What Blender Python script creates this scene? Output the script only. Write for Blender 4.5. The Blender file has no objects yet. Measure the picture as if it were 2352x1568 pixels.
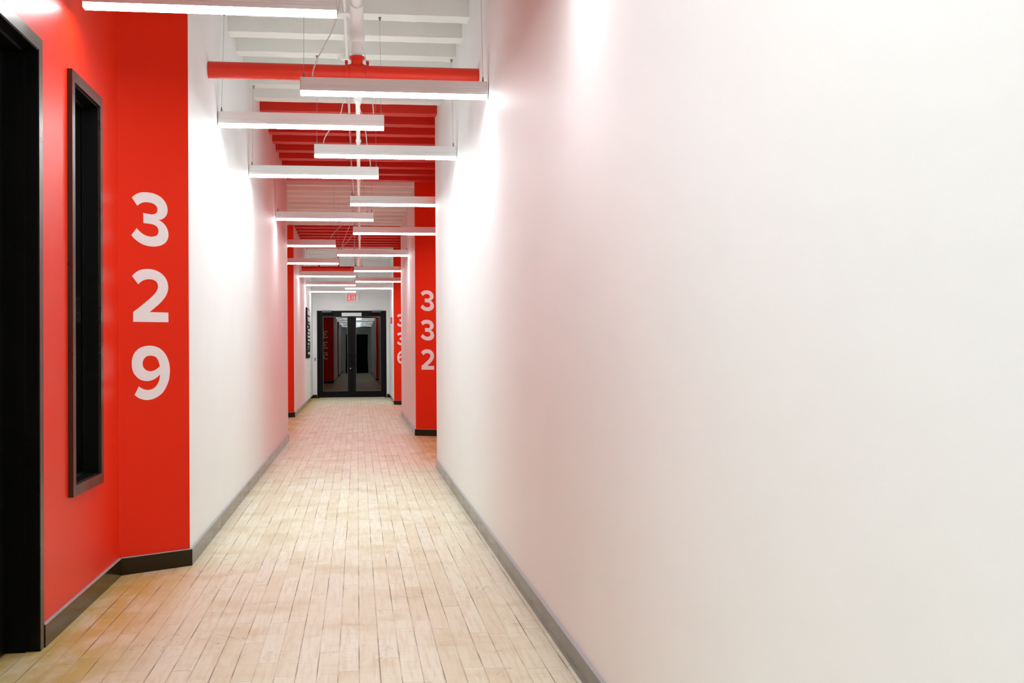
import bpy, bmesh, math, random
from mathutils import Vector, Matrix
from mathutils.geometry import tessellate_polygon
random.seed(7)
sc = bpy.context.scene
C = sc.collection

# ------------------------------------------------------------------ camera
CAM_H = 1.28
yaw, pitch, roll = math.radians(7.77845), math.radians(0.541768), 0.0068
f = Vector((math.sin(yaw)*math.cos(pitch), math.cos(yaw)*math.cos(pitch), math.sin(pitch)))
r = Vector((math.cos(yaw), -math.sin(yaw), 0)); u = r.cross(f)
r2 = r*math.cos(roll) - u*math.sin(roll); u2 = r2.cross(f)
cd = bpy.data.cameras.new('camera'); cam = bpy.data.objects.new('camera', cd); C.objects.link(cam)
cam.matrix_world = Matrix(((r2.x, u2.x, -f.x, 0), (r2.y, u2.y, -f.y, 0), (r2.z, u2.z, -f.z, CAM_H), (0, 0, 0, 1)))
cd.sensor_width = 36; cd.sensor_fit = 'HORIZONTAL'; cd.lens = 2600/2352*36
cd.clip_start = 0.05; cd.clip_end = 200
sc.camera = cam
# ------------------------------------------------------------------ world, exposure
w = bpy.data.worlds.new('world'); sc.world = w; w.use_nodes = True
w.node_tree.nodes['Background'].inputs[0].default_value = (0, 0, 0, 1)
w.node_tree.nodes['Background'].inputs[1].default_value = 0
sc.view_settings.view_transform = 'Standard'; sc.view_settings.look = 'None'
sc.view_settings.gamma = 1; sc.view_settings.use_curve_mapping = False
sc.view_settings.exposure = 0.97
LAMP = 30.0          # radiance of the pendants' diffusers
sc.cycles.max_bounces = 9; sc.cycles.diffuse_bounces = 5; sc.cycles.glossy_bounces = 3; sc.cycles.adaptive_threshold = .03
sc.cycles.sample_clamp_indirect = 20
sc.cycles.caustics_reflective = False

# ------------------------------------------------------------------ materials
class NT:
    def __init__(s, name):
        s.m = bpy.data.materials.new(name); s.m.use_nodes = True
        s.t = s.m.node_tree; s.b = s.t.nodes['Principled BSDF']
    def n(s, typ, ins=None, **kw):
        nd = s.t.nodes.new(typ)
        for k, v in kw.items(): setattr(nd, k, v)
        for k, v in (ins or {}).items():
            sock = nd.inputs[k]
            if isinstance(v, bpy.types.NodeSocket): s.t.links.new(v, sock)
            else: sock.default_value = v
        return nd
    def mt(s, op, *a):
        return s.n('ShaderNodeMath', {i: v for i, v in enumerate(a)}, operation=op).outputs[0]
    def mix(s, fac, a, b, mode='MIX'):
        nd = s.n('ShaderNodeMix', {0: fac, 6: a, 7: b}, data_type='RGBA', blend_type=mode)
        return nd.outputs[2]
    def ss(s, v, lo, hi, a=0.0, b=1.0):
        nd = s.n('ShaderNodeMapRange', {0: v, 1: lo, 2: hi, 3: a, 4: b}, interpolation_type='SMOOTHSTEP')
        return nd.outputs[0]
    def obj(s):
        return s.n('ShaderNodeTexCoord').outputs['Object']
    def mapv(s, v, sca):
        return s.n('ShaderNodeVectorMath', {0: v, 1: sca}, operation='MULTIPLY').outputs[0]
    def noise(s, v, scale, detail=3, rough=.5):
        return s.n('ShaderNodeTexNoise', {'Vector': v, 'Scale': scale, 'Detail': detail, 'Roughness': rough}).outputs[0]
    def bump(s, h, st, dist=.01):
        s.t.links.new(s.n('ShaderNodeBump', {'Height': h, 'Strength': st, 'Distance': dist}).outputs[0], s.b.inputs['Normal'])
    def set(s, **kw):
        for k, v in kw.items():
            sock = s.b.inputs[k.replace('_', ' ')]
            if isinstance(v, bpy.types.NodeSocket): s.t.links.new(v, sock)
            else: sock.default_value = v
        return s
def c4(c): return (c[0], c[1], c[2], 1)

def paint(name, col, rough, var=.03, bscale=0, bst=.1, spec=.5):
    m = NT(name); v = m.obj()
    n = m.noise(v, 1.3, 3)
    dk = tuple(x*(1-var*2) for x in col)
    m.set(Base_Color=m.mix(m.ss(n, .3, .7), c4(dk), c4(col)), Roughness=rough)
    m.b.inputs['Specular IOR Level'].default_value = spec
    if bscale: m.bump(m.noise(v, bscale, 4), bst)
    return m.m
WHITE = paint('white_wall_paint', (.905, .91, .91), .55, .01, 90, .03, .3)
RED = paint('red_wall_paint', (.82, .026, .003), .36, .015, 90, .03, .2)
CEIL_W = paint('white_ceiling_paint', (.92, .92, .885), .7, .02, 14, .5, .3)
CEIL_R = paint('red_ceiling_paint', (.70, .02, .005), .55, .04, 14, .5, .4)
PIPE_R = paint('red_pipe_paint', (.80, .026, .004), .42, .03, 40, .15)
PIPE_W = paint('white_pipe_paint', (.88, .87, .85), .45, .02, 60, .08)
VINYL = paint('white_vinyl', (.90, .90, .92), .4, .01)

m = NT('brushed_aluminium'); v = m.obj()
m.set(Base_Color=c4((.80, .80, .79)), Metallic=.45, Roughness=.38)
m.bump(m.noise(m.mapv(v, (3, 200, 200)), 3, 3), .06); ALU = m.m
m = NT('diffuser_light'); m.set(Base_Color=c4((.9, .9, .9)), Emission_Color=c4((.925, .98, 1.01)), Emission_Strength=LAMP); DIFF = m.m
m = NT('diffuser_edge_glow'); m.set(Base_Color=c4((.9, .9, .9)), Emission_Color=c4((.925, .98, 1.01)), Emission_Strength=8.0); DIFE = m.m
m = NT('steel_cable'); m.set(Base_Color=c4((.45, .43, .40)), Metallic=.7, Roughness=.4); STEEL = m.m
m = NT('gripper_metal'); m.set(Base_Color=c4((.30, .27, .23)), Metallic=.8, Roughness=.35); GRIP = m.m
m = NT('white_cable_jacket'); m.set(Base_Color=c4((.80, .79, .77)), Roughness=.5); CABLE = m.m
m = NT('dark_bronze_metal'); v = m.obj()
nz = m.noise(m.mapv(v, (1, 1, 1)), 5, 4)
m.set(Base_Color=m.mix(nz, c4((.050, .040, .028)), c4((.062, .050, .036))), Metallic=.55, Roughness=m.ss(nz, .3, .7, .26, .36))
m.bump(m.noise(m.mapv(v, (60, 60, 3)), 4, 2), .03); BRONZE = m.m
m = NT('black_anodised_metal'); m.set(Base_Color=c4((.0025, .0028, .0024)), Roughness=.42); m.b.inputs['Specular IOR Level'].default_value = .16; BLACK = m.m
m = NT('charcoal_baseboard'); v = m.obj()
nz = m.noise(v, 4, 4)
m.set(Base_Color=m.mix(nz, c4((.018, .013, .003)), c4((.026, .018, .004))), Roughness=m.ss(nz, .3, .7, .10, .18))
m.b.inputs['Specular IOR Level'].default_value = .24; BASE = m.m
m = NT('grey_caulk'); m.set(Base_Color=c4((.42, .42, .43)), Roughness=.5); CAULK = m.m
m = NT('dark_glass'); v = m.obj()
m.set(Base_Color=c4((.55, .60, .57)), Roughness=0.0, IOR=1.52); m.b.inputs['Transmission Weight'].default_value = 1
m.bump(m.noise(v, 1.6, 1), .012, .02); GLASS = m.m
m = NT('white_plastic'); m.set(Base_Color=c4((.82, .82, .80)), Roughness=.4); PLAST = m.m
m = NT('exit_sign_face'); m.set(Base_Color=c4((.85, .87, .88)), Roughness=.35); EXW = m.m
m = NT('exit_letter_red'); m.set(Base_Color=c4((.85, .01, .01)), Roughness=.4, Emission_Color=c4((1, .02, .01)), Emission_Strength=.35); EXR = m.m
m = NT('brass_label'); v = m.obj()
m.set(Base_Color=m.mix(m.noise(v, 120, 3), c4((.62, .58, .44)), c4((.34, .33, .25))), Metallic=.5, Roughness=.35); LABEL = m.m
m = NT('closer_grey'); m.set(Base_Color=c4((.10, .115, .11)), Roughness=.4); CLOSER = m.m
m = NT('chrome'); m.set(Base_Color=c4((.8, .8, .8)), Metallic=1, Roughness=.2); CHROME = m.m
m = NT('threshold_metal'); m.set(Base_Color=c4((.75, .74, .72)), Metallic=.3, Roughness=.4); THRESH = m.m
m = NT('grey_strip'); m.set(Base_Color=c4((.55, .58, .58)), Roughness=.5); STRIP = m.m

def floor_mat():
    m = NT('maple_plank_floor'); v = m.obj()
    sx = m.n('ShaderNodeSeparateXYZ', {0: v}); x, y = sx.outputs[0], sx.outputs[1]
    PW = .0835
    # planks run a touch crooked
    xo = m.mt('ADD', x, m.mt('MULTIPLY', m.mt('SUBTRACT', m.noise(m.n('ShaderNodeCombineXYZ', {1: y}).outputs[0], .5, 1), .5), .012))
    rx = m.mt('DIVIDE', xo, PW); row = m.mt('FLOOR', rx); fx = m.mt('FRACT', rx)
    side = m.mt('MULTIPLY', m.mt('MINIMUM', fx, m.mt('SUBTRACT', 1.0, fx)), PW)
    wv = m.mt('ADD', m.mt('DIVIDE', y, .88), m.mt('MULTIPLY', row, 17.313))
    vo = m.n('ShaderNodeTexVoronoi', {'W': wv, 'Scale': 1.0, 'Randomness': .85}, voronoi_dimensions='1D', feature='F1')
    ve = m.n('ShaderNodeTexVoronoi', {'W': wv, 'Scale': 1.0, 'Randomness': .85}, voronoi_dimensions='1D', feature='DISTANCE_TO_EDGE')
    end = m.mt('MULTIPLY', ve.outputs['Distance'], .88)
    pid = m.n('ShaderNodeSeparateColor', {0: vo.outputs['Color']})
    p1, p2, p3 = pid.outputs[0], pid.outputs[1], pid.outputs[2]
    gcoord = m.n('ShaderNodeCombineXYZ', {0: m.mt('ADD', x, m.mt('MULTIPLY', p1, 9.0)), 1: m.mt('ADD', y, m.mt('MULTIPLY', p2, 7.0)), 2: p3}).outputs[0]
    grain = m.noise(m.mapv(gcoord, (55, 3.2, 1)), 1.0, 5, .6)
    fine = m.noise(m.mapv(gcoord, (240, 12, 1)), 1.0, 3, .6)
    cross = m.noise(m.mapv(v, (6, 70, 1)), 1.0, 3, .6)
    blot = m.noise(v, 2.3, 4, .6)
    base = m.mix(p1, c4((.87, .84, .665)), c4((.79, .715, .52)))
    base = m.mix(m.ss(p2, .72, 1.0, 0, .5), base, c4((.89, .86, .74)))
    base = m.mix(m.ss(grain, .42, .72, 0, .48), base, c4((.66, .51, .31)))
    base = m.mix(m.ss(fine, .5, .8, 0, .22), base, c4((.58, .43, .28)))
    base = m.mix(m.ss(cross, .55, .72, 0, .40), base, c4((.62, .47, .29)))
    base = m.mix(m.ss(blot, .48, .70, 0, .50), base, c4((.66, .52, .31)))
    # less worn, golden boards near the recesses
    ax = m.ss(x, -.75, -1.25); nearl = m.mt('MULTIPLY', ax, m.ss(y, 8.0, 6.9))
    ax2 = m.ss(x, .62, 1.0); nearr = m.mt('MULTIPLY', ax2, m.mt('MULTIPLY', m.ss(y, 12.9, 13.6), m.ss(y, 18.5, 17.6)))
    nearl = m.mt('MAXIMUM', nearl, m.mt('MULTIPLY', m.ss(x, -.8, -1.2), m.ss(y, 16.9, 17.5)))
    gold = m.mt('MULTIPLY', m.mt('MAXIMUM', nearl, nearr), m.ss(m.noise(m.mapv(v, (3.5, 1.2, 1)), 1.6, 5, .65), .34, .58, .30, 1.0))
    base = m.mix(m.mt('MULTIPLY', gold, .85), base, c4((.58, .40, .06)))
    # grey scuffs and pale patches
    rv = m.n('ShaderNodeVectorRotate', {'Vector': v, 'Angle': .42}, rotation_type='Z_AXIS').outputs[0]
    rv2 = m.n('ShaderNodeVectorRotate', {'Vector': v, 'Angle': -.75}, rotation_type='Z_AXIS').outputs[0]
    sc1 = m.noise(m.mapv(rv, (3.2, .30, 1)), 1.7, 3, .5)
    line = m.ss(m.mt('ABSOLUTE', m.mt('SUBTRACT', sc1, .5)), .0022, .0008)
    msk = m.ss(m.noise(v, 1.9, 2), .56, .60)
    scr = m.mt('MULTIPLY', line, msk)
    l2 = m.ss(m.mt('ABSOLUTE', m.mt('SUBTRACT', m.noise(m.mapv(rv2, (2.6, .28, 1)), 1.9, 3, .5), .47)), .0024, .0008)
    scr = m.mt('MAXIMUM', scr, m.mt('MULTIPLY', l2, m.ss(m.noise(v, 2.3, 3), .57, .60)))
    sp = m.mt('MULTIPLY', m.ss(m.noise(m.mapv(v, (1, .5, 1)), 42, 3, .7), .57, .66), m.ss(m.noise(v, 1.9, 3), .55, .66))
    scr = m.mt('MINIMUM', m.mt('ADD', m.mt('MULTIPLY', scr, .6), m.mt('MULTIPLY', sp, .6)), .8)
    base = m.mix(scr, base, c4((.36, .38, .37)))
    speck = m.ss(m.noise(m.mapv(v, (1.6, 1, 1)), 55, 2, .6), .745, .77)
    base = m.mix(m.mt('MULTIPLY', speck, .55), base, c4((.30, .22, .13)))
    # gaps between boards, of uneven width
    gw = m.noise(m.n('ShaderNodeCombineXYZ', {0: m.mt('MULTIPLY', m.mt('FLOOR', m.mt('ADD', rx, .5)), 3.7), 1: m.mt('MULTIPLY', y, 1.6)}).outputs[0], 1.0, 3, .6)
    wdt = m.ss(gw, .36, .66, .0004, .0025)
    g1 = m.ss(m.mt('SUBTRACT', side, wdt), .0004, -.0003)
    g2 = m.mt('MULTIPLY', m.ss(end, .0022, .0010), m.ss(p3, .1, .9, .25, .9))
    gap = m.mt('MAXIMUM', m.mt('MULTIPLY', g1, m.ss(gw, .36, .62, .28, 1.0)), g2)
    base = m.mix(m.mt('MULTIPLY', gap, .9), base, c4((.115, .090, .065)))
    soft = m.ss(side, .006, .0, 0, .22)
    base = m.mix(soft, base, c4((.45, .33, .2)))
    m.set(Base_Color=base, Roughness=m.ss(blot, .3, .7, .38, .52))
    m.b.inputs['Specular IOR Level'].default_value = .35
    m.bump(m.mt('SUBTRACT', m.mt('MULTIPLY', grain, .15), gap), .25, .002)
    return m.m
FLOOR = floor_mat()

# ------------------------------------------------------------------ mesh helpers
class MB:
    def __init__(s): s.bm = bmesh.new(); s.mi = 0
    def face(s, vs):
        try:
            fc = s.bm.faces.new(vs); fc.material_index = s.mi; return fc
        except ValueError: return None
    def box(s, x0, x1, y0, y1, z0, z1):
        v = [s.bm.verts.new(p) for p in ((x0,y0,z0),(x1,y0,z0),(x1,y1,z0),(x0,y1,z0),(x0,y0,z1),(x1,y0,z1),(x1,y1,z1),(x0,y1,z1))]
        for q in ((0,3,2,1),(4,5,6,7),(0,1,5,4),(1,2,6,5),(2,3,7,6),(3,0,4,7)): s.face([v[i] for i in q])
        return s
    def prism(s, poly, z0, z1):
        a = [s.bm.verts.new((p[0], p[1], z0)) for p in poly]; b = [s.bm.verts.new((p[0], p[1], z1)) for p in poly]
        s.face(a[::-1]); s.face(b); n = len(poly)
        for i in range(n): s.face([a[i], a[(i+1) % n], b[(i+1) % n], b[i]])
        return s
    def tube(s, pts, rad, seg=12, cap=True):
        pts = [Vector(p) for p in pts]; rings = []
        rads = rad if isinstance(rad, (list, tuple)) else [rad]*len(pts)
        up = None
        for i, p in enumerate(pts):
            d = (pts[min(i+1, len(pts)-1)] - pts[max(i-1, 0)]).normalized()
            if up is None: up = Vector((1, 0, 0)) if abs(d.x) < .8 else Vector((0, 0, 1))
            a = d.cross(up).normalized(); b = d.cross(a).normalized(); up = a.cross(d) if False else up
            rings.append([s.bm.verts.new(p + (a*math.cos(t)+b*math.sin(t))*rads[i]) for t in [2*math.pi*k/seg for k in range(seg)]])
        for i in range(len(rings)-1):
            for k in range(seg):
                s.face([rings[i][k], rings[i+1][k], rings[i+1][(k+1) % seg], rings[i][(k+1) % seg]])
        if cap: s.face(rings[0]); s.face(rings[-1][::-1])
        return s
    def outline(s, polys, fn, depth):
        """flat shape (first poly outer, rest holes) raised by depth; fn(u,v,d)->world"""
        flat = [Vector((p[0], p[1], 0)) for poly in polys for p in poly]
        tris = tessellate_polygon([[Vector((p[0], p[1], 0)) for p in poly] for poly in polys])
        top = [s.bm.verts.new(fn(p.x, p.y, depth)) for p in flat]; bot = [s.bm.verts.new(fn(p.x, p.y, 0)) for p in flat]
        for t in tris: s.face([top[i] for i in t])
        o = 0
        for poly in polys:
            n = len(poly)
            for i in range(n):
                a, b = o+i, o+(i+1) % n
                s.face([bot[a], bot[b], top[b], top[a]])
            o += n
        return s
    def make(s, name, mats, parent=None, smooth=False, bevel=0, origin=None):
        bmesh.ops.recalc_face_normals(s.bm, faces=s.bm.faces)
        if origin is not None: bmesh.ops.translate(s.bm, verts=s.bm.verts, vec=-Vector(origin))
        me = bpy.data.meshes.new(name); s.bm.to_mesh(me); s.bm.free()
        for mm in (mats if isinstance(mats, (list, tuple)) else [mats]): me.materials.append(mm)
        if smooth:
            for p in me.polygons: p.use_smooth = True
            me.set_sharp_from_angle(angle=math.radians(40))
        o = bpy.data.objects.new(name, me); C.objects.link(o)
        if origin is not None: o.location = origin
        if parent:
            o.parent = parent
        if bevel:
            b = o.modifiers.new('bevel', 'BEVEL'); b.width = bevel; b.segments = 2; b.limit_method = 'ANGLE'
        return o
def struct(o): o['kind'] = 'structure'; return o
def tag(o, label, cat, group=None):
    o['label'] = label; o['category'] = cat
    if group: o['group'] = group
    return o
def empty(name, loc=(0, 0, 0), rz=0):
    o = bpy.data.objects.new(name, None); C.objects.link(o); o.location = loc; o.rotation_euler = (0, 0, rz)
    o.empty_display_size = .1; return o

# ------------------------------------------------------------------ shell
ZT = 4.12                       # underside of the deck
YB, YE = -8.0, 32.9
struct(MB().box(-1.95, 1.55, YB-.3, YE+.6, -.12, 0).make('floor', FLOOR))

def wall(name, mat, fn):
    b = MB(); fn(b); o = struct(b.make(name, mat)); return o
ZW = ZT+.1
# left side, from behind the camera to the end
wall('wall_left', WHITE, lambda b: b.box(-1.265, -1.015, YB, 3.36, 0, ZW))
wall('wall_left', RED, lambda b: b.prism([(-1.015, 3.36), (-1.377, 3.62), (-1.377, 3.36)], 0, ZW))
def rec1(b):
    X0, X1 = -1.625, -1.377
    b.box(X0, X1, 3.36, 4.20, 0, ZW); b.box(X0, X1, 4.20, 5.145, 2.615, ZW)
    b.box(X0, X1, 5.145, 5.725, 0, ZW)
    b.box(X0, X1, 5.725, 6.275, 0, .648); b.box(X0, X1, 5.725, 6.275, 2.607, ZW)
    b.box(X0, X1, 6.275, 7.09, 0, ZW)
wall('wall_left', RED, rec1)
wall('wall_left', RED, lambda b: b.prism([(-1.377, 6.836), (-1.015, 7.09), (-1.377, 7.09)], 0, ZW))
wall('wall_left', WHITE, lambda b: b.box(-1.265, -1.015, 7.09, 16.95, 0, ZW))
wall('wall_left', RED, lambda b: b.prism([(-1.015, 16.95), (-1.72, 17.45), (-1.72, 16.95)], 0, ZW))
wall('wall_left', RED, lambda b: b.box(-1.92, -1.72, 16.95, 23.25, 0, ZW))
wall('wall_left', RED, lambda b: b.prism([(-1.27, 23.25), (-1.72, 22.95), (-1.72, 23.25)], 0, ZW))
wall('wall_left', WHITE, lambda b: b.box(-1.47, -1.27, 23.25, YE, 0, ZW))
# right side
wall('wall_right', WHITE, lambda b: b.box(.87, 1.12, YB, 12.6, 0, ZW))
wall('wall_right', RED, lambda b: b.prism([(.87, 12.6), (1.24, 12.86), (1.24, 12.6)], 0, ZW))
wall('wall_right', RED, lambda b: b.box(1.24, 1.44, 12.6, 17.58, 0, ZW))
wall('wall_right', RED, lambda b: b.prism([(.89, 17.58), (1.24, 17.36), (1.24, 17.58)], 0, ZW))
wall('wall_right', WHITE, lambda b: b.box(.89, 1.12, 17.58, 23.27, 0, ZW))
wall('wall_right', RED, lambda b: b.prism([(.89, 23.27), (1.24, 23.5), (1.24, 23.27)], 0, ZW))
wall('wall_right', RED, lambda b: b.box(1.24, 1.44, 23.27, 28.22, 0, ZW))
wall('wall_right', RED, lambda b: b.prism([(.895, 28.22), (1.24, 28.0), (1.24, 28.22)], 0, ZW))
wall('wall_right', WHITE, lambda b: b.box(.915, 1.12, 28.22, YE, 0, ZW))
def endw(b):
    DL, DR, DT = -1.147, .831, 2.507
    b.box(-1.47, DL, YE, YE+.25, 0, ZW); b.box(DR, 1.12, YE, YE+.25, 0, ZW); b.box(DL, DR, YE, YE+.25, DT, ZW)
wall('wall_back', WHITE, endw)
wall('wall_front', WHITE, lambda b: b.box(-1.265, 1.12, YB-.25, YB, 0, ZW))

# ceiling: deck panels with joists under them, white and red stretches
zones = [(YB, 5.25, 0), (5.25, 6.45, 1), (6.45, 12.2, 0), (12.2, 17.15, 1), (17.15, 23.35, 0), (23.35, 28.42, 1), (28.42, YE, 0)]  # nearest red stretch is out of view, shortened to cut red bounce on walls
JS = [8.68 + .596*k for k in range(-28, 40)]
JS = [y for y in JS if YB+.1 < y < YE-.25]
JT, JB = .175, 3.87
def wid(y):
    """inner x-limits between the walls at distance y"""
    L = -1.625 if 3.36 < y < 7.09 else (-1.92 if 16.95 < y < 23.25 else (-1.27 if y > 23.25 else -1.015))
    R = 1.24 if (12.6 < y < 17.58 or 23.27 < y < 28.22) else (.915 if y > 28.22 else .87)
    if 3.36 < y < 7.09: L = -1.377
    if 16.95 < y < 23.25: L = -1.72
    if 6.6 < y < 7.1: L = -1.02
    return L, R
for (a, b_, red) in zones:
    o = struct(MB().box(-1.95, 1.5, a, b_, ZT, ZT+.15).make('ceiling', CEIL_R if red else CEIL_W))
    for y in JS:
        if not (a <= y+JT*.5 < b_): continue
        L, R = wid(y+JT/2)
        b = MB(); n = 26
        # slightly ragged lower edge, as old painted timber
        xs = [L-.03 + (R-L+.06)*i/n for i in range(n+1)]
        fr, bk = [], []
        for x in xs:
            j = random.uniform(-.0014, .0014)
            fr.append((b.bm.verts.new((x, y+random.uniform(-.0015, .0015), JB+j)), b.bm.verts.new((x, y, ZT-.001))))
            bk.append((b.bm.verts.new((x, y+JT, JB+j+random.uniform(-.0012, .0012))), b.bm.verts.new((x, y+JT, ZT-.001))))
        for i in range(n):
            b.face([fr[i][0], fr[i+1][0], fr[i+1][1], fr[i][1]]); b.face([bk[i][0], bk[i+1][0], bk[i+1][1], bk[i][1]])
            b.face([fr[i][0], fr[i+1][0], bk[i+1][0], bk[i][0]]); b.face([fr[i][1], fr[i+1][1], bk[i+1][1], bk[i][1]])
        for e in (0, n): b.face([fr[e][0], fr[e][1], bk[e][1], bk[e][0]])
        b.make('joist', CEIL_R if red else CEIL_W, parent=o)

# baseboards: dark metal-faced strip, thin grey cap along the top
BH, BT = .098, .016
def baseboard(name, pts):
    """pts: plan polyline, room side lies to the left of travel"""
    b = MB(); n = len(pts)
    offs = []
    for i in range(n):
        ds = []
        if i > 0: ds.append((Vector(pts[i])-Vector(pts[i-1])).normalized())
        if i < n-1: ds.append((Vector(pts[i+1])-Vector(pts[i])).normalized())
        ns = [Vector((-d.y, d.x)) for d in ds]
        nn = sum(ns, Vector((0, 0))).normalized(); k = BT/max(.3, nn.dot(ns[0]))
        offs.append(Vector(pts[i])+nn*k)
    for i in range(n-1):
        a, c = pts[i], pts[i+1]; d, e = offs[i+1], offs[i]
        b.mi = 0; b.prism([a, c, tuple(d), tuple(e)], 0, BH)
    # cap bead
        b.mi = 1; b.prism([a, c, tuple(d), tuple(e)], BH, BH+.004)
    o = struct(b.make(name, [BASE, CAULK])); return o
baseboard('baseboard_left', [(-1.015, 3.36), (-1.015, YB)])
baseboard('baseboard_left', [(-1.377, 6.836), (-1.377, 5.205)])
baseboard('baseboard_left', [(-1.015, 16.95), (-1.015, 7.09), (-1.377, 6.836)])
baseboard('baseboard_left', [(-1.377, 4.14), (-1.377, 3.62), (-1.015, 3.36)])
baseboard('baseboard_left', [(-1.72, 22.95), (-1.72, 17.45), (-1.015, 16.95)])
baseboard('baseboard_left', [(-1.27, YE), (-1.27, 23.25), (-1.72, 22.95)])
baseboard('baseboard_right', [(.87, YB), (.87, 12.6), (1.24, 12.86)])
baseboard('baseboard_right', [(1.24, 12.86), (1.24, 17.36), (.89, 17.58)])
baseboard('baseboard_right', [(.89, 17.58), (.89, 23.27), (1.24, 23.5)])
baseboard('baseboard_right', [(1.24, 23.5), (1.24, 28.0), (.895, 28.22)])
baseboard('baseboard_right', [(.915, 28.22), (.915, YE)])
baseboard('baseboard_back', [(-1.15, YE), (-1.27, YE)])
baseboard('baseboard_back', [(.915, YE), (.84, YE)])

# ------------------------------------------------------------------ side door and sidelight in the red recess
def ring(b, x0, x1, y0, y1, z0, z1, wd, bottom=True):
    b.box(x0, x1, y0, y0+wd, z0, z1); b.box(x0, x1, y1-wd, y1, z0, z1)
    b.box(x0, x1, y0+wd, y1-wd, z1-wd, z1)
    if bottom: b.box(x0, x1, y0+wd, y1-wd, z0, z0+wd)
WX = -1.377
d1 = struct(empty('door_1', (WX, 4.67, 0)))
def P(o, b, name, mat, **k):
    ob = b.make(name, mat, **k); ob.parent = o; ob.matrix_parent_inverse = Matrix.Translation(-Vector(o.location)) if o.rotation_euler.z == 0 else (Matrix.Translation(o.location) @ Matrix.Rotation(o.rotation_euler.z, 4, 'Z')).inverted(); return ob
b = MB(); ring(b, WX, WX+.012, 4.145, 5.20, 0, 2.665, .056, False); P(d1, b, 'casing', BRONZE)
b = MB(); ring(b, -1.625, WX+.008, 4.20, 5.146, 0, 2.611, .006, False); P(d1, b, 'jamb', BLACK)
b = MB(); ring(b, -1.50, -1.425, 4.205, 5.141, 0, 2.606, .016, False); P(d1, b, 'door_stop', BLACK)
b = MB(); ring(b, -1.545, -1.50, 4.215, 5.131, .01, 2.60, .12); lf = P(d1, b, 'door_leaf', BLACK)
b = MB().box(-1.527, -1.518, 4.335, 5.011, .13, 2.48); P(d1, b, 'glass_pane', GLASS)
b = MB().tube([(-1.50, 4.30, .95), (-1.45, 4.30, .95), (-1.45, 4.30, 1.25), (-1.50, 4.30, 1.25)], .012); P(d1, b, 'pull_handle', CHROME)
w1 = struct(empty('window_1', (WX, 6.0, .6)))
b = MB(); ring(b, WX, WX+.024, 5.672, 6.328, .597, 2.660, .054); P(w1, b, 'window_frame', BRONZE)
b = MB(); ring(b, -1.625, WX+.010, 5.726, 6.274, .649, 2.606, .006); P(w1, b, 'reveal', BLACK)
b = MB(); ring(b, -1.446, -1.430, 5.732, 6.268, .655, 2.600, .014); P(w1, b, 'glazing_bead', BLACK)
b = MB().box(-1.456, -1.448, 5.732, 6.268, .655, 2.600); P(w1, b, 'glass_pane', GLASS)
b = MB().box(-1.497, -1.462, 6.2655, 6.268, 1.452, 1.590); lb = P(w1, b, 'rating_plate', LABEL); lb['label'] = 'small metal fire-rating plate with rows of fine lettering'
b = MB()
for zz in (1.584, 1.458): b.tube([(-1.479, 6.2655, zz), (-1.479, 6.264, zz)], .0032, 8)
for k in range(4): b.box(-1.494+k*.008, -1.4915+k*.008, 6.2645, 6.2655, 1.51, 1.57)
for k in range(16):
    a0, a1 = 2*math.pi*k/16, 2*math.pi*(k+1)/16
    b.tube([(-1.479+.008*math.cos(a0), 6.265, 1.483+.008*math.sin(a0)), (-1.479+.008*math.cos(a1), 6.265, 1.483+.008*math.sin(a1))], .0012, 5)
lt = b.make('lettering', CHROME); lt.parent = lb

# ------------------------------------------------------------------ double door at the end of the corridor
DY = YE+.02
d2 = struct(empty('door_2', (-.158, DY, 0)))
b = MB()
b.box(-1.147, -1.092, DY, DY+.12, 0, 2.507); b.box(.776, .831, DY, DY+.12, 0, 2.507); b.box(-1.092, .776, DY, DY+.12, 2.45, 2.507)
P(d2, b, 'door_frame', BLACK, bevel=.003)
for sgn, xa, xb, ga, gb in ((-1, -1.088, -.161, -.978, -.277), (1, -.155, .772, -.043, .666)):
    b = MB(); y0, y1 = DY+.03, DY+.075
    b.box(xa, ga, y0, y1, .012, 2.446); b.box(gb, xb, y0, y1, .012, 2.446)
    b.box(ga, gb, y0, y1, 2.335, 2.446); b.box(ga, gb, y0, y1, .012, .19)
    lf = P(d2, b, 'door_leaf', BLACK, bevel=.002)
    def Q(bb, nm, mt_, **k):
        ob = bb.make(nm, mt_, **k); ob.parent = lf; return ob
    Q(MB().box(ga-.003, gb+.003, y0+.018, y0+.026, .187, 2.338), 'glass_pane', GLASS)
    b = MB(); t = .010
    b.box(ga, ga+t, y0-.002, y0+.018, .19, 2.335); b.box(gb-t, gb, y0-.002, y0+.018, .19, 2.335)
    b.box(ga+t, gb-t, y0-.002, y0+.018, .19, .19+t); b.box(ga+t, gb-t, y0-.002, y0+.018, 2.335-t, 2.335); Q(b, 'glazing_bead', CLOSER)
    hx = -.158+sgn*.045; ex = -.158+sgn*.115
    b = MB(); pts = [(ex, y0, 1.26), (ex-sgn*.02, y0-.045, 1.268)]
    for k in range(9):
        a = math.pi/2*k/8
        pts.append((hx+sgn*.05*(1-math.sin(a)), y0-.06, 1.225+.045*math.cos(a)))
    pts += [(p[0], p[1], 2*1.105-p[2]) for p in pts[::-1]]
    b.tube(pts, .012, 10); Q(b, 'pull_handle', BLACK, smooth=True)
    if sgn < 0:
        Q(MB().tube([(-.203, y0, .845), (-.203, y0-.012, .845)], .014, 16), 'lock_cylinder', CHROME)
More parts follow.
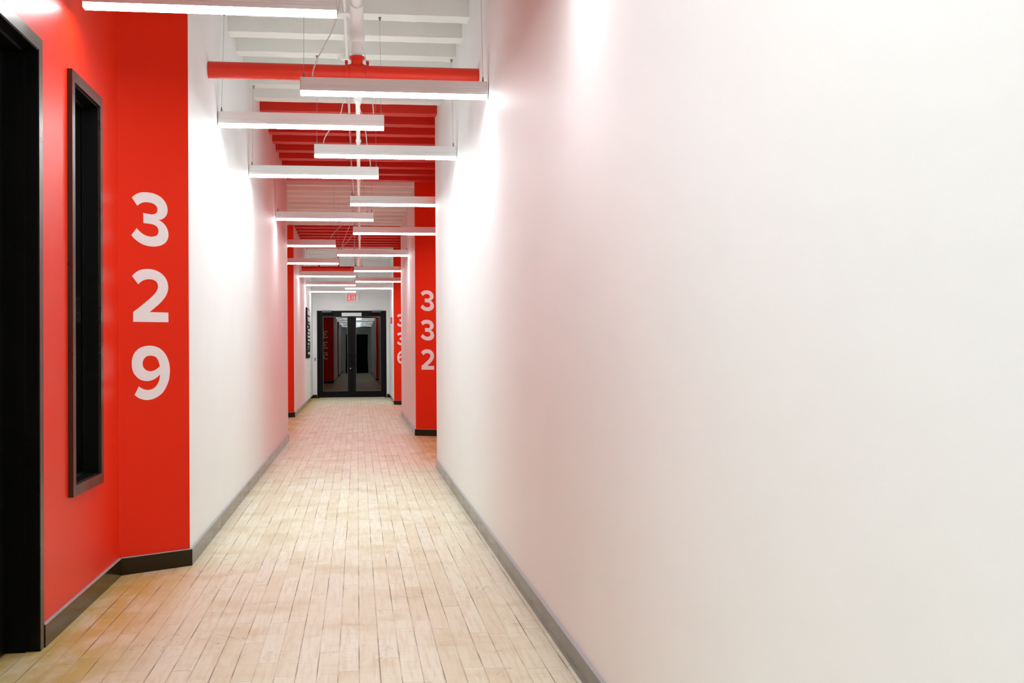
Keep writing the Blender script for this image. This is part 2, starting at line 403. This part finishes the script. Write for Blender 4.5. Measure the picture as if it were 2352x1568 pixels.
for xa, xb, sg in ((-1.002, -.735, 1), (.417, .679, -1)):
    cl = P(d2, MB().box(xa, xb, DY-.055, DY-.001, 2.452, 2.512), 'door_closer', CLOSER, bevel=.006)
    m0 = xa+.22 if sg > 0 else xb-.22
    b = MB(); b.tube([((xa+xb)/2+sg*.03, DY-.03, 2.452), ((xa+xb)/2+sg*.03, DY-.03, 2.425)], .012, 10)
    b.tube([((xa+xb)/2+sg*.03, DY-.03, 2.43), (m0+sg*.12, DY-.05, 2.40), ((xa+xb)/2-sg*.10, DY+.02, 2.40)], .009, 8)
    ar = P(d2, b, 'closer_arm', BLACK)
b = MB().box(-.444, .123, DY-.04, DY+.03, 2.345, 2.448)
ml = P(d2, b, 'magnetic_lock', PLAST, bevel=.008); ml['label'] = 'white oblong lock housing at the door head'
b = MB().box(-1.09, .775, DY-.06, DY+.12, 0, .012); P(d2, b, 'threshold', THRESH)
b = MB().box(-1.142, -1.085, DY-.03, DY+.001, 0, .05); b.box(.77, .826, DY-.03, DY+.001, 0, .05); P(d2, b, 'frame_foot', BLACK)

# entrance door behind the camera (seen only in the glass)
d3 = struct(empty('door_3', (0, YB, 0)))
b = MB(); ring_x = [(-.75, -.69), (.61, .67)]
for a, c in ring_x: b.box(a, c, YB, YB+.03, 0, 2.5)
b.box(-.69, .61, YB, YB+.03, 2.44, 2.5); P(d3, b, 'door_frame', BLACK)
P(d3, MB().box(-.688, .608, YB, YB+.02, .01, 2.438), 'door_leaf', BLACK)

# ------------------------------------------------------------------ numerals
def cr(pts, sub=5):
    out = []
    n = len(pts)
    for i in range(n-1):
        p0, p1, p2, p3 = pts[max(i-1, 0)], pts[i], pts[i+1], pts[min(i+2, n-1)]
        for k in range(sub):
            t = k/sub
            out.append(tuple(.5*((2*p1[j]) + (-p0[j]+p2[j])*t + (2*p0[j]-5*p1[j]+4*p2[j]-p3[j])*t*t + (-p0[j]+3*p1[j]-3*p2[j]+p3[j])*t**3) for j in (0, 1)))
    return out
G = {}
G['3'] = [cr([(112,298),(180,235),(260,185),(350,155),(470,145),(600,152),(730,190),(830,250),(905,335),(950,430),(966,530),(950,620),(910,690),(855,740),(800,768),(735,780)])
  + cr([(735,780),(800,805),(870,855),(930,930),(970,1020),(985,1120),(965,1225),(910,1310),(820,1375),(710,1412),(590,1425),(460,1412),(340,1375),(220,1305),(140,1235),(100,1182)]) + [(100,1182)]
  + cr([(225,1015),(290,1080),(370,1140),(460,1178),(560,1190),(650,1176),(710,1140),(742,1070),(738,1000),(700,940),(630,903),(550,888),(385,880)]) + [(385,880)]
  + cr([(378,640),(480,652),(570,660),(640,648),(695,612),(722,550),(712,485),(670,430),(600,395),(500,380),(410,385),(320,420),(240,482)]) + [(240,482)]]
G['2'] = [cr([(110,328),(190,248),(290,185),(400,155),(520,147),(650,165),(760,210),(860,285),(930,385),(965,490),(972,580),(955,680),(905,790),(820,900),(720,1000),(525,1168)]) + [(525,1168),(975,1172),(975,1404),(135,1404)]
  + cr([(135,1175),(300,1045),(430,935),(560,820),(650,725),(705,640),(726,560),(712,480),(665,425),(590,395),(510,390),(420,405),(330,450),(255,518)]) + [(255,518)]]
nine_o = [(162,1308)] + cr([(262,1108),(330,1155),(410,1188),(500,1197),(590,1175),(670,1115),(725,1030),(755,940),(768,832)]) \
  + cr([(768,832),(700,900),(610,955),(500,985),(390,980),(290,945),(200,870),(135,775),(105,670),(98,570),(110,450),(155,335),(235,240),(330,185),(430,158),(540,150),(660,170),(770,220),(860,300),(930,405),(980,540),(1005,690),(1000,860),(970,1010),(910,1150),(830,1270),(720,1360),(600,1415),(480,1435),(360,1422),(250,1375),(162,1308)])
nine_h = cr([(765,640),(735,530),(690,445),(630,402),(545,387),(460,400),(395,450),(358,525),(355,610),(385,680),(440,730),(520,755),(610,745),(695,700),(765,640)])
G['9'] = [nine_o, nine_h]
G['6'] = [[(1104-a, 1585-c) for a, c in p] for p in G['9']]
G['5'] = [[(200,150),(905,150),(905,375),(425,375)] + cr([(410,550),(520,528),(640,532),(770,570),(885,655),(960,780),(978,920),(945,1110),(850,1270),(700,1380),(510,1425),(300,1392),(110,1272)]) + [(110,1272)]
  + cr([(235,1085),(340,1160),(470,1195),(590,1180),(690,1100),(725,980),(695,850),(605,775),(490,755),(380,775),(285,822)]) + [(285,822),(165,745)]]
def numerals(name, text, P0, P1, uc, label):
    """P0 outer and P1 inner end of the wall face in plan; digits read left to right seen from the room"""
    P0, P1 = Vector(P0), Vector(P1)
    t = (P1-P0).normalized(); n = Vector((t.y, -t.x))
    c = P0 + t*uc
    root = empty(name, (c.x, c.y, 1.0)); tag(root, label, 'wall numbers', 'room numbers on the red wall ends')
    W_, H_ = .236, .320
    for ch, top in zip(text, (2.242, 1.788, 1.334)):
        s = H_/1280; sx = W_/900
        b = MB()
        def fn(uu, vv, d):
            q = c + t*((uu-545)*sx) + n*(d+.0002); return (q.x, q.y, top-(vv-147)*s)
        b.outline(G[ch], fn, .0015)
        o = b.make('digit', VINYL); o.parent = root; o.matrix_parent_inverse = Matrix.Translation(-Vector(root.location))
numerals('room_number', '329', (-1.377, 6.836), (-1.015, 7.09), .189+.007, 'white vinyl numerals 329 down the nearest red wall end, on the left')
numerals('room_number', '332', (.89, 17.58), (1.24, 17.36), .215, 'white vinyl numerals 332 down the red wall end on the right')
numerals('room_number', '336', (.895, 28.22), (1.24, 28.0), .213, 'white vinyl numerals 336 on the far right red wall end, cut by the white wall')
numerals('room_number', '333', (-1.72, 22.95), (-1.27, 23.25), .26, 'white vinyl numerals 333 on the far left red strip, nearly hidden by white wall')
numerals('room_number', '335', (-1.015, 16.95), (-1.72, 17.45), .40, 'white vinyl numerals facing away from the camera, read reversed in the glass door')

# ------------------------------------------------------------------ exit sign, directory, small fittings
ex = empty('exit_sign', (-.15, YE, 2.745)); tag(ex, 'white exit sign with red letters above the black double door', 'exit sign')
P(ex, MB().box(-.344, .045, YE-.045, YE-.001, 2.745, 3.016), 'sign_housing', EXW, bevel=.005)
def letter(polys):
    b = MB()
    for p in polys: b.outline([p], lambda a, c, d: (a, YE-.0452-d, c), .003)
    o = P(ex, b, 'letter', EXR); return o
z0, z1 = 2.785, 2.976; lw = .058; s = .024
x = -.287
letter([[(x, z0), (x+s, z0), (x+s, z1), (x, z1)], [(x+s, z0), (x+lw, z0), (x+lw, z0+.022), (x+s, z0+.022)], [(x+s, 2.87), (x+lw-.008, 2.87), (x+lw-.008, 2.892), (x+s, 2.892)], [(x+s, z1-.022), (x+lw, z1-.022), (x+lw, z1), (x+s, z1)]])
x = -.216; X2 = x+.078; mx = (x+X2)/2; mz = (z0+z1)/2
letter([[(x, z0), (x+.026, z0), (mx, mz-.028), (X2-.026, z0), (X2, z0), (mx+.014, mz), (X2, z1), (X2-.026, z1), (mx, mz+.028), (x+.026, z1), (x, z1), (mx-.014, mz)]])
x = -.124; letter([[(x, z0), (x+s, z0), (x+s, z1), (x, z1)]])
x = -.088; letter([[(x, z1-.024), (x+.078, z1-.024), (x+.078, z1), (x, z1)], [(x+.027, z0), (x+.051, z0), (x+.051, z1-.024), (x+.027, z1-.024)]])

pl = MB().box(-.297, -.059, YE-.012, YE-.001, 2.572, 2.600).make('sensor_plate', PLAST, bevel=.004)
tag(pl, 'thin white sensor strip on the end wall just above the double door', 'sensor')
sw = empty('light_switch', (-1.202, YE, 1.117)); tag(sw, 'narrow switch plate on the white end wall left of the double door', 'light switch')
P(sw, MB().box(-1.220, -1.184, YE-.008, YE-.001, 1.065, 1.168), 'plate', STRIP)
P(sw, MB().box(-1.212, -1.192, YE-.014, YE-.008, 1.120, 1.150), 'rocker', BLACK)
P(sw, MB().box(-1.212, -1.192, YE-.014, YE-.008, 1.080, 1.110), 'rocker', BLACK)

fs = empty('fire_alarm', (.915, 30.1, 2.13)); tag(fs, 'small red fire alarm unit high on the far right white wall by the end door', 'fire alarm')
P(fs, MB().box(.875, .914, 30.04, 30.16, 2.055, 2.225), 'housing', PIPE_R, bevel=.006)
P(fs, MB().box(.862, .876, 30.07, 30.13, 2.10, 2.15), 'lens', PLAST, bevel=.004)

dr = empty('directory_board', (-1.27, 29.4, 1.17)); tag(dr, 'tall black directory board with white name strips on the far left white wall', 'notice board')
P(dr, MB().box(-1.269, -1.235, 28.50, 30.25, 1.165, 2.43), 'panel', BLACK, bevel=.004)
rows = [(2.40, .14, 28.95, 30.15), (2.22, .12, 29.0, 30.15), (2.06, .03, 29.2, 30.0), (1.98, .05, 28.8, 29.2), (1.91, .05, 29.1, 30.1),
        (1.83, .055, 28.95, 29.9), (1.74, .055, 28.9, 30.1), (1.65, .05, 29.0, 30.15), (1.55, .05, 28.9, 29.6), (1.46, .03, 28.9, 29.3), (1.40, .02, 28.8, 29.2), (1.32, .06, 29.0, 30.1)]
for zt, hh, ya, yb in rows:
    P(dr, MB().box(-1.236, -1.232, ya, yb, zt-hh, zt), 'name_strip', PLAST)

# ------------------------------------------------------------------ pipes
PZ = 3.252; PY = 8.045; PR = .058
def crosspipe(py, x0, x1, tx, label, hanger):
    root = empty('drain_pipe', (tx, py, PZ)); tag(root, label, 'pipe', 'red pipes across the corridor')
    b = MB(); b.tube([(x0, py, PZ), (tx-.075, py, PZ)], PR, 32); b.tube([(tx+.075, py, PZ), (x1, py, PZ)], PR, 32)
    P(root, b, 'pipe_run', PIPE_R, smooth=True)
    b = MB()
    xs = [(-.082, .071), (-.066, .071), (-.064, .063), (-.050, .063), (-.048, .068), (.048, .068), (.050, .063), (.064, .063), (.066, .071), (.082, .071)]
    b.tube([(tx+a, py, PZ) for a, _ in xs], [q for _, q in xs], 32)
    P(root, b, 'tee_coupling', PIPE_R, smooth=True)
    for sx_ in (-.074, .074):
        b = MB(); b.box(tx+sx_-.010, tx+sx_+.010, py-.016, py+.016, PZ+.066, PZ+.090); b.tube([(tx+sx_, py-.03, PZ+.078), (tx+sx_, py+.03, PZ+.078)], .006, 8)
        P(root, b, 'coupling_bolt', PIPE_R)
    return root
cp = crosspipe(PY, -1.014, .869, .008, 'thick red pipe crossing the corridor near the camera, joined by a vertical white pipe', 0)
b = MB(); b.tube([(.008, PY, PZ+.05), (.008, PY, PZ+.095), (.008, PY, PZ+.10), (.008, PY, PZ+.118), (.008, PY, PZ+.122)], [.040, .040, .054, .054, .045], 28)
P(cp, b, 'pipe_collar', PIPE_R, smooth=True)
cp2 = crosspipe(26.7, -1.268, 1.239, .045, 'thick red pipe crossing the corridor at the far end before the exit sign', 0)
b = MB(); b.tube([(-.42, 26.7, PZ+.05), (-.42, 26.7, 3.875)], .008, 8); b.tube([(-.42, 26.7, PZ+.05), (-.42, 26.7, PZ+.16)], .016, 8)
P(cp2, b, 'hanger_rod', PIPE_R)
b = MB(); b.tube([(-.885, 26.7, PZ), (-.865, 26.7, PZ)], .064, 24); b.box(-.895, -.855, 26.69, 26.71, PZ+.058, PZ+.085)
P(cp2, b, 'pipe_clamp', PIPE_R)

wp = empty('riser_pipe', (.008, PY, 3.37)); tag(wp, 'white pipe dropping from the ceiling into the near red pipe', 'pipe')
pts = [(.008, -6.0, 3.685), (.008, 7.86, 3.685)] + [(.008, 7.90+.145*math.sin(a), 3.54+.145*math.cos(a)) for a in [math.pi/2*k/8 for k in range(9)]] + [(.008, PY, 3.362)]
P(wp, MB().tube(pts, .0385, 24), 'pipe_run', PIPE_W, smooth=True)
b = MB()
b.tube([(.008, 7.80, 3.685), (.008, 7.83, 3.685), (.008, 7.87, 3.685)], [.047, .050, .050], 24)
b.tube([(.008, 7.87, 3.685)] + [(.008, 7.90+.145*math.sin(a), 3.54+.145*math.cos(a)) for a in [math.pi/2*k/8 for k in range(9)]] + [(.008, PY, 3.50)], .048, 24)
b.tube([(.008, PY, 3.535), (.008, PY, 3.505), (.008, PY, 3.50), (.008, PY, 3.475)], [.053, .056, .056, .050], 24)
P(wp, b, 'elbow_fitting', PIPE_W, smooth=True)
mp = empty('sprinkler_pipe', (.02, 9, PZ)); tag(mp, 'slim white pipe running down the middle of the corridor under the ceiling', 'pipe')
b = MB(); b.tube([(.010, PY+.05, PZ), (.014, 8.80, PZ)], .034, 20); b.tube([(.014, 8.95, PZ), (.052, 21.9, PZ)], .0185, 16); P(mp, b, 'pipe_run', PIPE_W, smooth=True)
b = MB(); b.tube([(.014, 8.74, PZ), (.014, 8.80, PZ), (.014, 8.86, PZ), (.015, 8.98, PZ), (.015, 9.02, PZ)], [.038, .038, .030, .024, .021], 20)
P(mp, b, 'reducer', PIPE_W, smooth=True); b = MB(); b.tube([(.052, 21.8, PZ), (.052, 21.85, PZ), (.052, 22.1, PZ), (.052, 22.2, PZ)], [.022, .024, .036, .038], 20)
P(mp, b, 'reducer', PIPE_W, smooth=True); b = MB(); b.tube([(.047, 19.4, PZ), (.047, 19.6, PZ)], .025, 16); P(mp, b, 'pipe_joint', PIPE_W, smooth=True)
P(mp, MB().tube([(.052, 22.1, PZ), (.045, 26.64, PZ)], .034, 20), 'main_run', PIPE_W, smooth=True)
for yy in (10.6, 13.0, 18.2, 21.8, 24.8):
    xx = .014+(yy-8.9)*.0033
    b = MB(); b.tube([(xx, yy, PZ+.02), (xx, yy, 3.9)], .005, 8); b.tube([(xx, yy-.012, PZ), (xx, yy+.012, PZ)], .026 if yy < 22 else .042, 16)
    P(mp, b, 'hanger', PIPE_W)

cn = empty('conduit', (-.07, 8, 3.85)); tag(cn, 'thin electrical conduit under the ceiling joists, painted white then red', 'conduit')
def cx(y): return -.080+.0018*(y-8)
for (a, c_, red) in zones:
    a2, c2 = max(a, -6), min(c_, 22.8 if not red else c_)
    if a >= 22.8 or a2 >= c2: continue
    P(cn, MB().tube([(cx(a2), a2, 3.853), (cx(c2), c2, 3.853)], .0125, 12), 'conduit_run', PIPE_R if red else PIPE_W, smooth=True)
for jy in (2.9, 5.7, 8.62, 9.95, 13.0, 14.6, 18.6, 19.8):
    red = any(a <= jy < c_ and r_ for a, c_, r_ in zones)
    b = MB(); n = 8
    b.prism([(cx(jy)+.052*math.cos(2*math.pi*(k+.5)/n), jy+.052*math.sin(2*math.pi*(k+.5)/n)) for k in range(n)], 3.836, 3.868)
    b.tube([(cx(jy)-.06, jy-.03, 3.845), (cx(jy)-.078, jy-.03, 3.845)], .008, 8)
    P(cn, b, 'junction_box', PIPE_R if red else PIPE_W)

# small fixings left on the joists
for k, (hx, hy, red) in enumerate([(-.70, 9.262, 0), (.60, 9.262, 0), (-.62, 10.46, 0), (-.3, 9.8, 0)]):
    b = MB(); b.box(hx-.030, hx+.030, hy+.0, hy+.012, JB+.035, JB+.075)
    yy = min(JS, key=lambda q: abs(q-hy)) ; bmesh.ops.translate(b.bm, verts=b.bm.verts, vec=(0, yy-hy-.0125, 0))
    o = b.make('joist_bracket', CEIL_W); tag(o, 'small painted metal plate left on a white ceiling joist above the near red pipe', 'bracket', 'painted plates on the white joists')

# ------------------------------------------------------------------ pendants
LZ, LEN, LW = 2.96, 1.215, .056
def bez(p0, p1, p2, p3, n=18):
    out = []
    for i in range(n+1):
        t = i/n; q = (1-t)**3*Vector(p0)+3*(1-t)**2*t*Vector(p1)+3*(1-t)*t*t*Vector(p2)+t**3*Vector(p3); out.append(tuple(q))
    return out
def shared(fn, name):
    b = MB(); fn(b); bmesh.ops.recalc_face_normals(b.bm, faces=b.bm.faces)
    me = bpy.data.meshes.new(name); b.bm.to_mesh(me); b.bm.free(); return me
h = LW/2
def housing(b):
    prof = [(-h, .024), (-h, .046), (-h+.002, .0465), (-h+.002, .0485), (-h, .049), (-h, .058), (-h+.002, .0585), (-h+.002, .0605), (-h, .061), (-h, .110), (h, .110), (h, .061), (h-.002, .0605), (h-.002, .0585), (h, .058), (h, .049), (h-.002, .0485), (h-.002, .0465), (h, .046), (h, .024)]
    rs = [[b.bm.verts.new((xx, p[0], p[1])) for p in prof] for xx in (-LEN/2+.003, LEN/2-.003)]
    n = len(prof)
    for i in range(n): b.face([rs[0][i], rs[0][(i+1) % n], rs[1][(i+1) % n], rs[1][i]])
    b.face(rs[0]); b.face(rs[1])
me_h = shared(housing, 'housing'); me_h.materials.append(ALU)
me_c = shared(lambda b: b.box(-.0015, .0015, -h, h, .0, .1105), 'end_cap'); me_c.materials.append(ALU)
me_d = shared(lambda b: b.box(-LEN/2+.0032, LEN/2-.0032, -h+.001, h-.001, 0, .0238), 'diffuser'); me_d.materials.append(DIFF); me_d.materials.append(DIFE)
for p in me_d.polygons: p.material_index = 0 if p.normal.z < -.5 else 1
me_g = shared(lambda b: b.tube([(0, 0, .1102), (0, 0, .120), (0, 0, .122), (0, 0, .138), (0, 0, .150)], [.008, .008, .0065, .005, .002], 12), 'wire_gripper'); me_g.materials.append(GRIP)
me_l = shared(lambda b: b.tube([(0, 0, .1102), (0, 0, .114), (0, 0, .120)], [.016, .016, .008], 14), 'cable_gland'); me_l.materials.append(GRIP)
def pendant(xl, y, label, side):
    root = empty('pendant_light', (xl+LEN/2, y, LZ)); tag(root, label, 'pendant light', 'linear pendant lights along the corridor')
    def add(nm, me, x=0):
        o = bpy.data.objects.new(nm, me); C.objects.link(o); o.parent = root; o.location = (x, 0, 0); return o
    add('housing', me_h); add('end_cap', me_c, -LEN/2); add('end_cap', me_c, LEN/2); add('diffuser', me_d)
    inner = 1 if side == 'L' else -1           # inner end points to the corridor's middle
    for e in (-1, 1):
        ex_ = e*(LEN/2-.022)
        add('wire_gripper', me_g, ex_)
        wy = min(JS, key=lambda q: abs(q+JT/2-y))+JT/2
        top = (ex_, wy-y, JB-LZ) if abs(wy-y) < .2 else (ex_, 0, ZT-LZ)
        wx = top
        b = MB(); b.tube([(ex_, 0, .148), wx], .0014, 6); o = b.make('suspension_wire', STEEL); o.parent = root
        b = MB(); b.tube([wx, (wx[0], wx[1], wx[2]-.006), (wx[0], wx[1], wx[2]-.03)], [.012, .012, .004], 10); o = b.make('ceiling_anchor', GRIP); o.parent = root
    gx = inner*(LEN/2-(.078 if inner > 0 or xl < -.2 else .045))
    o = add('cable_gland', me_l, gx)
    tx = (cx(y)-root.location.x)
    rr = random.Random(int(y*100))
    p0 = (gx, 0, .118); mid = (gx+(tx-gx)*(.6+rr.uniform(-.1, .25)), rr.uniform(-.02, .05), .40+rr.uniform(-.04, .08))
    end = (tx+rr.uniform(-.01, .01), rr.uniform(.05, .15), 3.836-LZ)
    if xl+LEN > .1 and inner > 0 and y > 8:      # loops past the sprinkler pipe, then over it
        mid = (.10-root.location.x, .03, .36); end = (tx+.015, .10, 3.836-LZ)
        pts = bez(p0, (gx, 0, .22), (mid[0]+.01, .03, .24), mid, 12)[:-1] + bez(mid, (mid[0]-.01, .03, .52), (end[0]+.10, .08, .75), end, 12)
    else: pts = bez(p0, (gx, 0, .20), (mid[0]-(tx-gx)*.25, mid[1], mid[2]-.10), mid, 12)[:-1] + bez(mid, (mid[0]+(tx-gx)*.25, mid[1], mid[2]+.10), (end[0]+inner*rr.uniform(-.03, .06), end[1], end[2]-.22), end, 12)
    b = MB(); b.tube(pts, .0042, 8); o = b.make('power_cable', CABLE, smooth=True); o.parent = root
    return root
pend = [
 (-1.306, 5.70, 'L', 'nearest linear pendant light, cut by the top edge above the red wall end'),
 (-.358, 7.45, 'R', 'large linear pendant light hanging in front of the near red pipe'),
 (-1.008, 8.57, 'L', 'linear pendant light on the left just below and behind the near red pipe'),
 (-.356, 9.82, 'R', 'linear pendant light on the right across the middle of the near red ceiling'),
 (-1.004, 10.97, 'L', 'linear pendant light on the left at the foot of the near red ceiling'),
 (-.074, 13.0, 'R', 'linear pendant light on the right, first whose end the long right wall hides'),
 (-1.004, 14.50, 'L', 'linear pendant light on the left touching the far edge of the long white wall'),
 (-.052, 16.15, 'R', 'linear pendant light on the right crossing the red column numbered 332, lower of two there'),
 (-1.546, 18.06, 'L', 'linear pendant light on the left coming out of the second recess, upper of two there'),
 (-.334, 19.74, 'R', 'linear pendant light touching the white wall past the number 332'),
 (-1.555, 21.58, 'L', 'linear pendant light on the left coming out of the second recess, lower of two there'),
 (-.062, 23.54, 'R', 'far linear pendant light on the right, level with the far red pipe'),
 (-1.255, 25.2, 'L', 'far linear pendant light on the left, just under the far red pipe'),
 (-.032, 27.0, 'R', 'far linear pendant light on the right, just below the far red pipe'),
 (-1.25, 28.4, 'L', 'far linear pendant light on the left, next to last before the exit sign'),
 (-.309, 29.85, 'R', 'last linear pendant light on the right, above the exit sign'),
 (-1.25, 31.50, 'L', 'last linear pendant light on the left, its end meeting the exit sign'),
]
for a in pend: pendant(a[0], a[1], a[3], a[2])
off = 'brushed aluminium linear pendant light hanging outside the frame on the camera\'s side'
for xl, y, s_ in ((-.358, 4.15, 'R'), (-1.006, 2.55, 'L'), (-.358, 1.3, 'R'), (-1.006, -.2, 'L'), (-.358, -1.8, 'R'), (-1.006, -3.4, 'L'), (-.358, -5.0, 'R'), (-1.006, -6.6, 'L')):
    o = pendant(xl, y, off, s_); o['group'] = 'linear pendant lights outside the frame'
